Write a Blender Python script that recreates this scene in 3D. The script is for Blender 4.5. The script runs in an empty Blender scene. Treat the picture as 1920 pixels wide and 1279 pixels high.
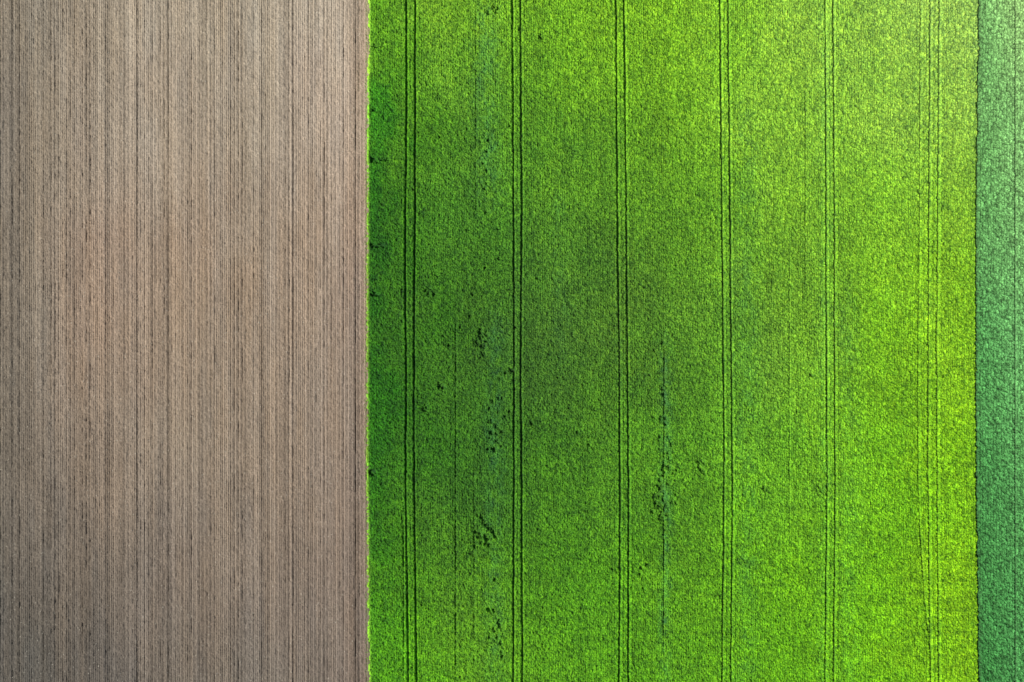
import bpy, math
import numpy as np
rng=np.random.default_rng(7)
S=0.1
def wx(px): return (np.asarray(px,float)-960)*S
def wy(py): return (639.5-np.asarray(py,float))*S

def noise(x,y,sx,sy,seed):
    """value noise on separable coordinate vectors -> [-1,1]"""
    N=1024
    T=np.random.default_rng(seed).uniform(-1,1,(N,N)).astype(np.float32)
    u=x/sx+311.3; v=y/sy+217.7
    iu=np.floor(u).astype(int); iv=np.floor(v).astype(int)
    fu=(u-iu).astype(np.float32); fv=(v-iv).astype(np.float32)
    fu=fu*fu*(3-2*fu); fv=fv*fv*(3-2*fv)
    a=iu%N; b=(iu+1)%N; c=iv%N; d=(iv+1)%N
    col0=T[c][:,a]*(1-fu)+T[c][:,b]*fu
    col1=T[d][:,a]*(1-fu)+T[d][:,b]*fu
    return col0*(1-fv[:,None])+col1*fv[:,None]

def axis(lo,hi,step,out_lo,out_hi):
    core=np.arange(lo,hi+step*.5,step)
    left=[];p=core[0];s=step
    while p>out_lo:
        s*=1.12;p-=s;left.append(p)
    right=[];p=core[-1];s=step
    while p<out_hi:
        s*=1.12;p+=s;right.append(p)
    return np.array(left[::-1]+list(core)+right)

def grid_mesh(name,X,Y,Z,col,mat,smooth=True):
    ny,nx=Z.shape
    me=bpy.data.meshes.new(name)
    co=np.empty((ny,nx,3),np.float32); co[...,0]=X; co[...,1]=Y; co[...,2]=Z
    idx=np.arange(nx*ny,dtype=np.int32).reshape(ny,nx)
    q=np.stack([idx[:-1,:-1],idx[:-1,1:],idx[1:,1:],idx[1:,:-1]],-1).reshape(-1)
    nf=(nx-1)*(ny-1)
    me.vertices.add(nx*ny); me.vertices.foreach_set('co',co.reshape(-1))
    me.loops.add(nf*4); me.loops.foreach_set('vertex_index',q)
    me.polygons.add(nf); me.polygons.foreach_set('loop_start',np.arange(0,nf*4,4,dtype=np.int32))
    me.update(calc_edges=True)
    at=me.attributes.new('tint','FLOAT_COLOR','POINT')
    c4=np.ones((ny,nx,4),np.float32); c4[...,:3]=np.clip(col,0,1)
    at.data.foreach_set('color',c4.reshape(-1))
    me.polygons.foreach_set('use_smooth',np.full(nf,smooth))
    me.materials.append(mat)
    ob=bpy.data.objects.new(name,me); bpy.context.scene.collection.objects.link(ob)
    return ob

def lin(c):
    c=np.asarray(c,float)/255
    return np.where(c<0.04045,c/12.92,((c+0.055)/1.055)**2.4)

def tintmap(X,Y,xs,ys,tab):
    tab=lin(tab)
    xs=wx(xs); ys=wy(ys)
    def w(v,ks):
        o=np.argsort(ks); k=ks[o]
        i=np.clip(np.searchsorted(k,v)-1,0,len(k)-2)
        f=np.clip((v-k[i])/(k[i+1]-k[i]),0,1)
        f=.5*f+.5*f*f*(3-2*f)
        return o[i],o[i+1],f
    i0,i1,fx=w(X,xs); j0,j1,fy=w(Y,ys)
    fx=fx[...,None]; fy=fy[...,None]
    return (tab[j0,i0]*(1-fx)+tab[j0,i1]*fx)*(1-fy)+(tab[j1,i0]*(1-fx)+tab[j1,i1]*fx)*fy

def lineX(Y,pts):
    p=sorted([(float(wy(b)),float(wx(a))) for a,b in pts])
    return np.interp(Y,[q[0] for q in p],[q[1] for q in p])

def field_mat(name,rough,scale,lo,hi,bump,dist=.1,spec=.25):
    m=bpy.data.materials.new(name); m.use_nodes=True
    nt=m.node_tree; n=nt.nodes; l=nt.links; n.clear()
    out=n.new('ShaderNodeOutputMaterial'); b=n.new('ShaderNodeBsdfPrincipled')
    b.inputs['Roughness'].default_value=rough
    b.inputs['Specular IOR Level'].default_value=spec
    at=n.new('ShaderNodeAttribute'); at.attribute_name='tint'
    geo=n.new('ShaderNodeNewGeometry')
    no=n.new('ShaderNodeTexNoise'); no.inputs['Scale'].default_value=scale
    no.inputs['Detail'].default_value=2; no.inputs['Roughness'].default_value=.7
    l.new(geo.outputs['Position'],no.inputs['Vector'])
    mr=n.new('ShaderNodeMapRange'); mr.inputs['From Min'].default_value=.3; mr.inputs['From Max'].default_value=.7
    mr.inputs['To Min'].default_value=lo; mr.inputs['To Max'].default_value=hi
    l.new(no.outputs['Fac'],mr.inputs['Value'])
    mx=n.new('ShaderNodeVectorMath'); mx.operation='SCALE'
    l.new(at.outputs['Color'],mx.inputs[0]); l.new(mr.outputs['Result'],mx.inputs['Scale'])
    l.new(mx.outputs[0],b.inputs['Base Color'])
    bp=n.new('ShaderNodeBump'); bp.inputs['Strength'].default_value=bump; bp.inputs['Distance'].default_value=dist
    l.new(no.outputs['Fac'],bp.inputs['Height']); l.new(bp.outputs['Normal'],b.inputs['Normal'])
    l.new(b.outputs[0],out.inputs[0])
    return m

m_wheat=field_mat('wheat_leaves',.75,4.2,.42,1.58,.6,spec=.10)
m_rye=field_mat('rye_leaves',.65,4.0,.4,1.6,.6,spec=.15)
m_soil=field_mat('tilled_soil',1.0,5.0,.65,1.35,.8,spec=.05)

EDGE_L=[(690,-20),(687,300),(686,640),(686,900),(690,1290)]
EDGE_R=[(1837,-20),(1832,400),(1831,700),(1832,900),(1837,1290)]
TR=[([(762,0),(763,200),(760,500),(762,700),(761,900),(766,1279)],[(779,0),(779,300),(777,640),(777,900),(782,1279)]),
    ([(961,0),(964,500),(964,900),(963,1279)],[(976,0),(979,400),(977,700),(979,1000),(980,1279)]),
    ([(1155,0),(1159,500),(1162,700),(1163,1000),(1161,1279)],[(1170,0),(1175,400),(1177,700),(1179,1000),(1178,1279)]),
    ([(1350,0),(1352,200),(1356,640),(1358,900),(1354,1279)],[(1365,0),(1368,300),(1371,640),(1374,900),(1370,1279)]),
    ([(1547,0),(1549,300),(1550,700),(1551,900),(1547,1279)],[(1562,0),(1564,300),(1565,700),(1566,900),(1563,1279)]),
    ([(1744,0),(1742,300),(1740,640),(1740,900),(1745,1279)],[(1761,0),(1759,300),(1756,640),(1757,900),(1760,1279)])]
THIN=[([(1726,0),(1724,400),(1721,700),(1722,950),(1733,1120),(1745,1230),(1746,1279)],.85,-99,9999),
      ([(855,300),(855,1279)],.6,560,1279),([(889,300),(890,1279)],.45,850,1279),
      ([(1246,500),(1244,1279)],.75,620,1250),([(1480,400),(1480,1000)],.6,480,1000),
      ([(1510,0),(1510,600)],.4,150,560),([(893,0),(893,600)],.4,0,420),([(756,900),(758,1279)],.6,930,1279)]

ys=axis(-72,72,.13,-600,600)
oney=np.zeros(1)

# ---------------------------------------------------------------- wheat field
xs=axis(-27.4,87.2,.12,-28,87.6)
n0=len(xs); u=(xs-xs[0])/(xs[-1]-xs[0])
el=lineX(ys,EDGE_L); er=lineX(ys,EDGE_R)
X=el[:,None]*(1-u)+er[:,None]*u
Y=np.repeat(ys[:,None],n0,1)
xm=xs
N=lambda sx,sy,s: noise(xm,ys,sx,sy,s)
fine=rng.uniform(-1,1,X.shape).astype(np.float32)
clump=.85*N(.32,.34,2)+.55*N(.55,.5,1)
low=np.clip(.45-Y/60,0,1)
H=.60+.085*clump+.15*fine+.04*N(1.1,1.1,3)+.07*N(4.5,.9,4)*low
rowp=np.sin(X*2*math.pi/.42+.9*N(2,5,5))
H+=.04*rowp*(0.55+.45*N(12,12,6))
dark=np.zeros_like(H); edgeup=np.zeros_like(H)
for a,b in TR:
    for pts in (a,b):
        sd=abs(int(pts[0][0]*7))%900
        cx=lineX(ys,pts)[:,None]+.05*noise(oney,ys,1,.7,sd)+.06*noise(oney,ys,1,4,sd+1)
        d=np.abs(X-cx)
        w=.11+.05*noise(oney,ys,1,.45,sd+2)+.035*noise(oney,ys,1,6,sd+3)
        t=1/(1+np.exp(np.clip((d-w)/.04,-30,30)))
        H=H*(1-t)+t*(.06+.02*fine)
        e=np.exp(-((d-.42)/.2)**2)
        H+=.05*e; edgeup=np.maximum(edgeup,e)
        dark=np.maximum(dark,t)
for pts,st,y0,y1 in THIN:
    cx=lineX(ys,pts)[:,None]+.04*noise(oney,ys,1,1.2,97)
    d=np.abs(X-cx)
    m=np.clip((wy(y0)-Y)/4,0,1)*np.clip((Y-wy(y1))/4,0,1)
    m=m*np.clip(.65+.6*noise(oney,ys,1,1.1,91),0,1)
    t=st*m*np.exp(-(d/.14)**2)
    H-=t*.5; dark=np.maximum(dark,t*.8)
def spots(cx,cy,rx,ry,n,seed,r0=.2,r1=.46):
    r=np.random.default_rng(seed)
    return [(cx+r.normal()*rx,cy+r.normal()*ry,r.uniform(r0,r1)) for _ in range(n)]
SP=spots(908,625,9,18,11,1)+spots(917,1000,13,20,24,2,.18,.44)+spots(1240,935,6,24,18,3)+spots(928,800,14,55,22,4,.14,.32)\
  +spots(1262,885,12,50,16,5,.13,.32)+spots(1312,862,5,12,5,6)+spots(912,330,6,50,9,7,.14,.28)+spots(808,548,5,3,4,8,.22,.38)\
  +spots(828,720,3,5,3,9)+spots(797,770,2,6,2,99)+spots(930,1180,12,50,18,10,.12,.28)+spots(930,15,7,6,5,11,.2,.38)+spots(1245,800,4,120,16,12,.15,.3)\
  +spots(1100,780,70,40,12,13,.12,.26)+spots(1200,1070,18,12,7,14,.14,.26)+spots(1017,72,1.5,1.5,2,15,.25,.35)\
  +spots(900,560,60,160,18,17,.12,.24)+spots(1500,760,40,200,12,18,.12,.24)+spots(697,885,1,3,2,19)+spots(1432,912,3,3,2,20)
for k,(r_y,L) in enumerate([(85,9),(298,12),(302,5),(460,9),(552,5),(205,4),(884,3)]):
    for j in range(L): SP.append((696+j*2.8,r_y+((j*5)%3-1)*1.3,.17+.07*((j*7)%3)))
wob=N(.3,.3,23)
for (a,b,r) in SP:
    r=r*1.2
    ax,ay=float(wx(a)),float(wy(b))
    j0,j1=np.searchsorted(ys,[ay-3*r,ay+3*r])
    i=(ax-X[(j0+j1)//2,0])/(X[(j0+j1)//2,-1]-X[(j0+j1)//2,0])
    ic=np.searchsorted(X[(j0+j1)//2],ax)
    i0=int(max(0,ic-3*r/.12)); i1=int(min(n0,ic+3*r/.12))+1
    xx=X[j0:j1,i0:i1]; yy=Y[j0:j1,i0:i1]
    q=np.sqrt((xx-ax)**2+(yy-ay)**2)/r+.55*wob[j0:j1,i0:i1]
    g=np.exp(-np.clip(q,0,9)**3)
    H[j0:j1,i0:i1]-=.45*g
    dark[j0:j1,i0:i1]=np.maximum(dark[j0:j1,i0:i1],.6*g)
H=np.maximum(H,.04)
for E,sgn,ra in ((el,1,1.),(er,-1,.5)):
    d=(X-E[:,None])*sgn-.2+ra*(.34*N(.6,.35,21)+.28*N(.6,1.6,22))
    H*=np.clip(d/.2,0.0,1); H-=.03*(d<0)
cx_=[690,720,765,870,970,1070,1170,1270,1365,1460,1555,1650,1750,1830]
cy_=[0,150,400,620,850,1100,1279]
tab=np.array([  # crop greens with vignette and hotspot falloff baked in: dark centre, bright right
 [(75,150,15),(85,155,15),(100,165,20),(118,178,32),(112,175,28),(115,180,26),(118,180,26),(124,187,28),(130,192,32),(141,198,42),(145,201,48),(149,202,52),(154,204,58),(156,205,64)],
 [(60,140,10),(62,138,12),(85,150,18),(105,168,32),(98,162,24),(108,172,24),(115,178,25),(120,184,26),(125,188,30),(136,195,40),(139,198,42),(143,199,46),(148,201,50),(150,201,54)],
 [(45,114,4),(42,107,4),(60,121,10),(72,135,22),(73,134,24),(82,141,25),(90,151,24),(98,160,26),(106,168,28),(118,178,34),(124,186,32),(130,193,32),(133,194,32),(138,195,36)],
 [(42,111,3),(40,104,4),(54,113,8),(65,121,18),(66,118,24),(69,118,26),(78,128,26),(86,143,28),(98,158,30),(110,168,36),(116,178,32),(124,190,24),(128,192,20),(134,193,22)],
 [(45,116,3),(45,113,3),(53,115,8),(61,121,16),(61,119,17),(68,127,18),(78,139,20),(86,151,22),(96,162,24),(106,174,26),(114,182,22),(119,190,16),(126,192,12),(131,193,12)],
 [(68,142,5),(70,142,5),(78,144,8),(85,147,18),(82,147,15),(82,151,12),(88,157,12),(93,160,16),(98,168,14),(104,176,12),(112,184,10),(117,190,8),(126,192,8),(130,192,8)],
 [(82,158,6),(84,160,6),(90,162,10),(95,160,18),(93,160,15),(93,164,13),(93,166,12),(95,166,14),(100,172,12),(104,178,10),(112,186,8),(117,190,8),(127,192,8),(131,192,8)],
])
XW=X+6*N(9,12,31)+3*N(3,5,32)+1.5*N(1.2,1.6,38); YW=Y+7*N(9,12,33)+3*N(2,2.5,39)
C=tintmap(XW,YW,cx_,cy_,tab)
v=1+.06*N(6,14,34)+.08*N(1.8,2.4,35)+.07*N(.8,30,36)+.05*N(2.2,80,37)+.10*N(.36,3,24)+.13*N(4,.9,25)*low+.09*N(.8,.9,28)
g=.5*N(.26,.30,26)+.65*fine+.45*clump+.20*rowp*(.6+.4*N(9,9,27))
v=v*np.clip(1+.64*g,.16,2.4)
yel=np.clip(g,-1,1.2)
C=C*v[...,None]*np.stack([1+.20*yel,1+0*yel,1-.05*yel],-1)
def streak(px,w,y0,y1,amt,seed):
    g=np.exp(-((X-wx(px)+.5*noise(oney,ys,1,9,seed))/w)**2)*np.clip((wy(y0)-Y)/8,0,1)*np.clip((Y-wy(y1))/8,0,1)
    return amt*g*np.clip(.5+.5*N(1.2,2.2,seed+1)+.5*N(.5,.8,seed+2),0,1.3)
bl=streak(915,2.6,-50,420,.65,41)+streak(1248,1.1,600,1320,.8,44)+streak(928,1.9,560,1350,.5,47)+streak(1545,1.3,-50,1350,.3,50)+streak(1400,2.2,150,1350,.4,53)+streak(1590,2.2,500,1350,.3,56)+streak(1050,1.5,300,700,.25,59)
bl=np.clip(bl,0,.9)[...,None]
C=C*(1-bl)+bl*(C*np.array([.65,.84,1.2])+np.array([.006,.014,.024]))
C=C*(1+.22*edgeup[...,None])  # sunlit highlight beside the wheel tracks, painted into the crop colour
C=C*(1-.6*dark[...,None])+.6*dark[...,None]*np.array([.015,.035,.012])
me_=np.exp(-((X-el[:,None]-.1)/.4)**2)[...,None]  # painted sun-lit rim along the left crop edge
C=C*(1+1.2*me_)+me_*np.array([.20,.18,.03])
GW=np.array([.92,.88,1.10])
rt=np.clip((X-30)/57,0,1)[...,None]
top=np.clip((Y-15)/50,0,1)[...,None]  # mask for pale haze and sheen painted into the upper right crop
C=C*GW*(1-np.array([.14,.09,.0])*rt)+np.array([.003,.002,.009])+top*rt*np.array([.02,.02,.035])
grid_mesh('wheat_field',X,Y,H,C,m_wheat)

# ---------------------------------------------------------------- rye field
xs=axis(87.1,102,.12,87.05,600)
X=np.where(xs[None,:]<95,(er[:,None]+.05)+(xs[None,:]-xs[0])*(95-(er[:,None]+.05))/(95-xs[0]),xs[None,:])
Y=np.repeat(ys[:,None],len(xs),1)
xm=xs
fine=rng.uniform(-1,1,X.shape).astype(np.float32)
cl=N(.42,.40,61)
H=.40+.13*cl+.15*fine+.04*N(1.6,1.2,63)
rr=np.sin(X*2*math.pi/.5)
H+=.03*rr
tk=0*H
for pts in ([(1905,0),(1904,640),(1905,1279)],):
    d=np.abs(X-lineX(ys,pts)[:,None]-.06*noise(oney,ys,1,.8,64)); t=1/(1+np.exp(np.clip((d-.14)/.035,-30,30)))
    H=H*(1-t)+.02*t; tk=np.maximum(tk,t)
d=X-er[:,None]+.1*N(.6,.5,65)
H*=np.clip(d/.35,.05,1)
C=tintmap(X+2*N(8,8,66),Y+2*N(8,8,67),[1830,1920],[0,300,640,1000,1279],np.array([  # rye greens, with the sun-side brightening towards the top baked in
 [(96,164,98),(120,180,112)],[(86,156,90),(103,169,104)],[(68,143,79),(86,158,95)],[(54,127,66),(67,141,78)],[(50,123,62),(61,135,74)]]))
g=.7*fine+.65*cl+.45*N(.24,.24,69)+.1*rr
C=C*(1+.12*N(1.4,1.4,68))[...,None]*np.clip(1+.66*g,.16,2.3)[...,None]
dd=np.exp(-((X-er[:,None])/.5)**2)[...,None]; C=C*(1-.5*dd)  # shadow of the taller wheat on the rye, painted as darker colour
C=C*(1-.75*tk[...,None])
C=C*np.array([1.50,1.12,1.02])
grid_mesh('rye_field',X,Y,H,C,m_rye)

# ---------------------------------------------------------------- tilled soil
xs=axis(-100,-27.1,.09,-600,-27.05)
K=np.clip((xs+45)/17.6,0,1)
X=xs[None,:]+K[None,:]*(el[:,None]+.35-xs[-1])
Y=np.repeat(ys[:,None],len(xs),1); xm=xs
fine=rng.uniform(-1,1,X.shape).astype(np.float32)
P=5.87; rows=8
ph=(X-wx(79))/P*rows + .05*noise(oney,ys,1,30,70)+.03*noise(oney,ys,1,3,71)
ri=np.floor(ph).astype(int); f=ph-ri
R=np.random.default_rng(5).uniform(0,1,(4096,4)).astype(np.float32)
r=R[(ri+2000)%4096]
edge=np.minimum(f,1-f)
brk=np.clip(.85+.35*N(.7,1.0,84)+.2*N(.7,6,85),.2,1.3)
H=.08-(.08+.12*r[...,0])*np.exp(-(edge/.17)**2)*brk
H-=(.02+.08*r[...,1])*np.exp(-((f-.5)/.12)**2)*brk
H+=.03*np.sin(2*math.pi*f)
pf=(X-wx(79))/P+.004*noise(oney,ys,1,22,86)
pe=np.abs(pf-np.round(pf))*P
pr=R[(np.round(pf).astype(int)+3000)%4096]
seam=(.45+.5*pr[...,0])*np.clip(.9+.35*N(3,4,87),.3,1)
H-=.13*seam*np.exp(-(pe/.085)**2)
H+=.035*fine+.04*N(.28,.28,72)+.03*N(.5,.6,73)+.012*N(.2,30,74)
C=tintmap(X+2*N(3,14,88),Y+8*N(4,12,89),[0,60,180,330,480,600,686],[0,200,500,800,1100,1279],np.array([  # soil browns by position; brighter top from the sun direction is baked in
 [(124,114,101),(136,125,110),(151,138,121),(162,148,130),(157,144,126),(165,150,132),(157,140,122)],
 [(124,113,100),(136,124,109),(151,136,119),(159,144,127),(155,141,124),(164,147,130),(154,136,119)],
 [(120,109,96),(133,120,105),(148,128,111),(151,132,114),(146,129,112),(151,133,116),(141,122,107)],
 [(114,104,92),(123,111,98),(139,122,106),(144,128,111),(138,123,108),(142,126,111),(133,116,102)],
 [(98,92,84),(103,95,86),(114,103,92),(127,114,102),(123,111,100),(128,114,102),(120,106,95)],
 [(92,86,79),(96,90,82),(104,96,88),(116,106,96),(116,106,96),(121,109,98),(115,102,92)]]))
rowt=1+.34*(r[...,2]-.5)*np.clip(.8+.3*N(.7,30,90),0,1)+.10*N(.3,25,76)+.13*N(.16,50,77)+.04*N(3,30,78)+.04*N(5,6,79)+.10*N(.3,.5,82)+.16*fine
warm=.02*N(3.2,30,80)+.02*N(1.2,9,81)
C=C*rowt[...,None]*np.stack([1+warm,1+0*warm,1-warm*1.3],-1)
d=np.abs(X-wx(599)); C*= (1+.6*np.exp(-(d/.12)**2)*np.clip((Y-wy(330))/20,0,1))[...,None]
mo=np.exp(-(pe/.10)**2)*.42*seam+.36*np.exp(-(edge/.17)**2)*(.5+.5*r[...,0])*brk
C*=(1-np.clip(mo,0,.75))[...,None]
st=(rng.uniform(0,1,X.shape)>.998); C[st]=np.array([.5,.46,.38])
vol=(rng.uniform(0,1,X.shape)<.18*np.exp(-((X-el[:,None]+.05)/.35)**2)); C[vol]=np.array([.10,.20,.03]); H=H+.08*vol
C*=np.array([1.30,1.34,1.32])
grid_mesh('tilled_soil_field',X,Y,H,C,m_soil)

# ---------------------------------------------------------------- tractor tracks
m=bpy.data.materials.new('track_earth'); m.use_nodes=True
b=m.node_tree.nodes['Principled BSDF']; b.inputs['Roughness'].default_value=.95
no=m.node_tree.nodes.new('ShaderNodeTexNoise'); no.inputs['Scale'].default_value=2.5
cr=m.node_tree.nodes.new('ShaderNodeValToRGB'); cr.color_ramp.elements[0].color=(.014,.035,.012,1); cr.color_ramp.elements[1].color=(.06,.09,.03,1)
tc=m.node_tree.nodes.new('ShaderNodeNewGeometry')
m.node_tree.links.new(tc.outputs['Position'],no.inputs['Vector']); m.node_tree.links.new(no.outputs['Fac'],cr.inputs['Fac']); m.node_tree.links.new(cr.outputs[0],b.inputs['Base Color'])
yt=axis(-72,72,.6,-590,590)
for a,bb in TR:
    vs=[];fs=[]
    for pts in (a,bb):
        c=lineX(yt,pts); o=len(vs)
        for x_,y_ in zip(c,yt):
            for dx,z in ((-.12,.1),(-.05,.09),(.05,.09),(.12,.1)): vs.append((x_+dx,y_,z))
        for i in range(len(yt)-1):
            for k in range(3):
                q=o+i*4+k; fs.append((q,q+1,q+5,q+4))
    me=bpy.data.meshes.new('tractor_track'); me.from_pydata(vs,[],fs); me.materials.append(m)
    bpy.context.scene.collection.objects.link(bpy.data.objects.new('tractor_track',me))

# ---------------------------------------------------------------- ground
me=bpy.data.meshes.new('ground'); s=3000
me.from_pydata([(-s,-s,-.35),(s,-s,-.35),(s,s,-.35),(-s,s,-.35)],[],[(0,1,2,3)])
g=bpy.data.materials.new('ground_soil'); g.use_nodes=True
b=g.node_tree.nodes['Principled BSDF']; b.inputs['Roughness'].default_value=.95
no=g.node_tree.nodes.new('ShaderNodeTexNoise'); no.inputs['Scale'].default_value=.02; no.inputs['Detail'].default_value=8
cr=g.node_tree.nodes.new('ShaderNodeValToRGB'); cr.color_ramp.elements[0].position=.4; cr.color_ramp.elements[1].position=.6
cr.color_ramp.elements[0].color=(.05,.12,.02,1); cr.color_ramp.elements[1].color=(.16,.13,.09,1)
tc=g.node_tree.nodes.new('ShaderNodeNewGeometry')
g.node_tree.links.new(tc.outputs['Position'],no.inputs['Vector']); g.node_tree.links.new(no.outputs['Fac'],cr.inputs['Fac']); g.node_tree.links.new(cr.outputs[0],b.inputs['Base Color'])
me.materials.append(g); bpy.context.scene.collection.objects.link(bpy.data.objects.new('ground',me))

# ---------------------------------------------------------------- light
EL=math.radians(42)
sx,sy=-.94,-.34
w=bpy.data.worlds.new('World'); bpy.context.scene.world=w; w.use_nodes=True
nt=w.node_tree; bg=nt.nodes['Background']; sk=nt.nodes.new('ShaderNodeTexSky'); sk.sky_type='NISHITA'; sk.sun_disc=False
sk.sun_elevation=EL; sk.sun_rotation=math.atan2(sx,sy)
nt.links.new(sk.outputs[0],bg.inputs['Color']); bg.inputs['Strength'].default_value=.055
ld=bpy.data.lights.new('sun','SUN'); ld.energy=4.5; ld.angle=math.radians(.5); ld.color=(1,.95,.88)
lo=bpy.data.objects.new('sun',ld); bpy.context.scene.collection.objects.link(lo)
from mathutils import Vector
dv=Vector((sx*math.cos(EL),sy*math.cos(EL),math.sin(EL)))
lo.rotation_euler=dv.to_track_quat('Z','Y').to_euler(); lo.location=(-60,-20,80)

cd=bpy.data.cameras.new('camera'); cd.lens=24; cd.sensor_width=36; cd.clip_end=8000; cd.clip_start=1
co=bpy.data.objects.new('camera',cd); bpy.context.scene.collection.objects.link(co)
co.location=(0,0,128+.4); co.rotation_euler=(0,0,0)
bpy.context.scene.camera=co
sc=bpy.context.scene
sc.view_settings.view_transform='Standard'; sc.view_settings.look='None'; sc.view_settings.exposure=0
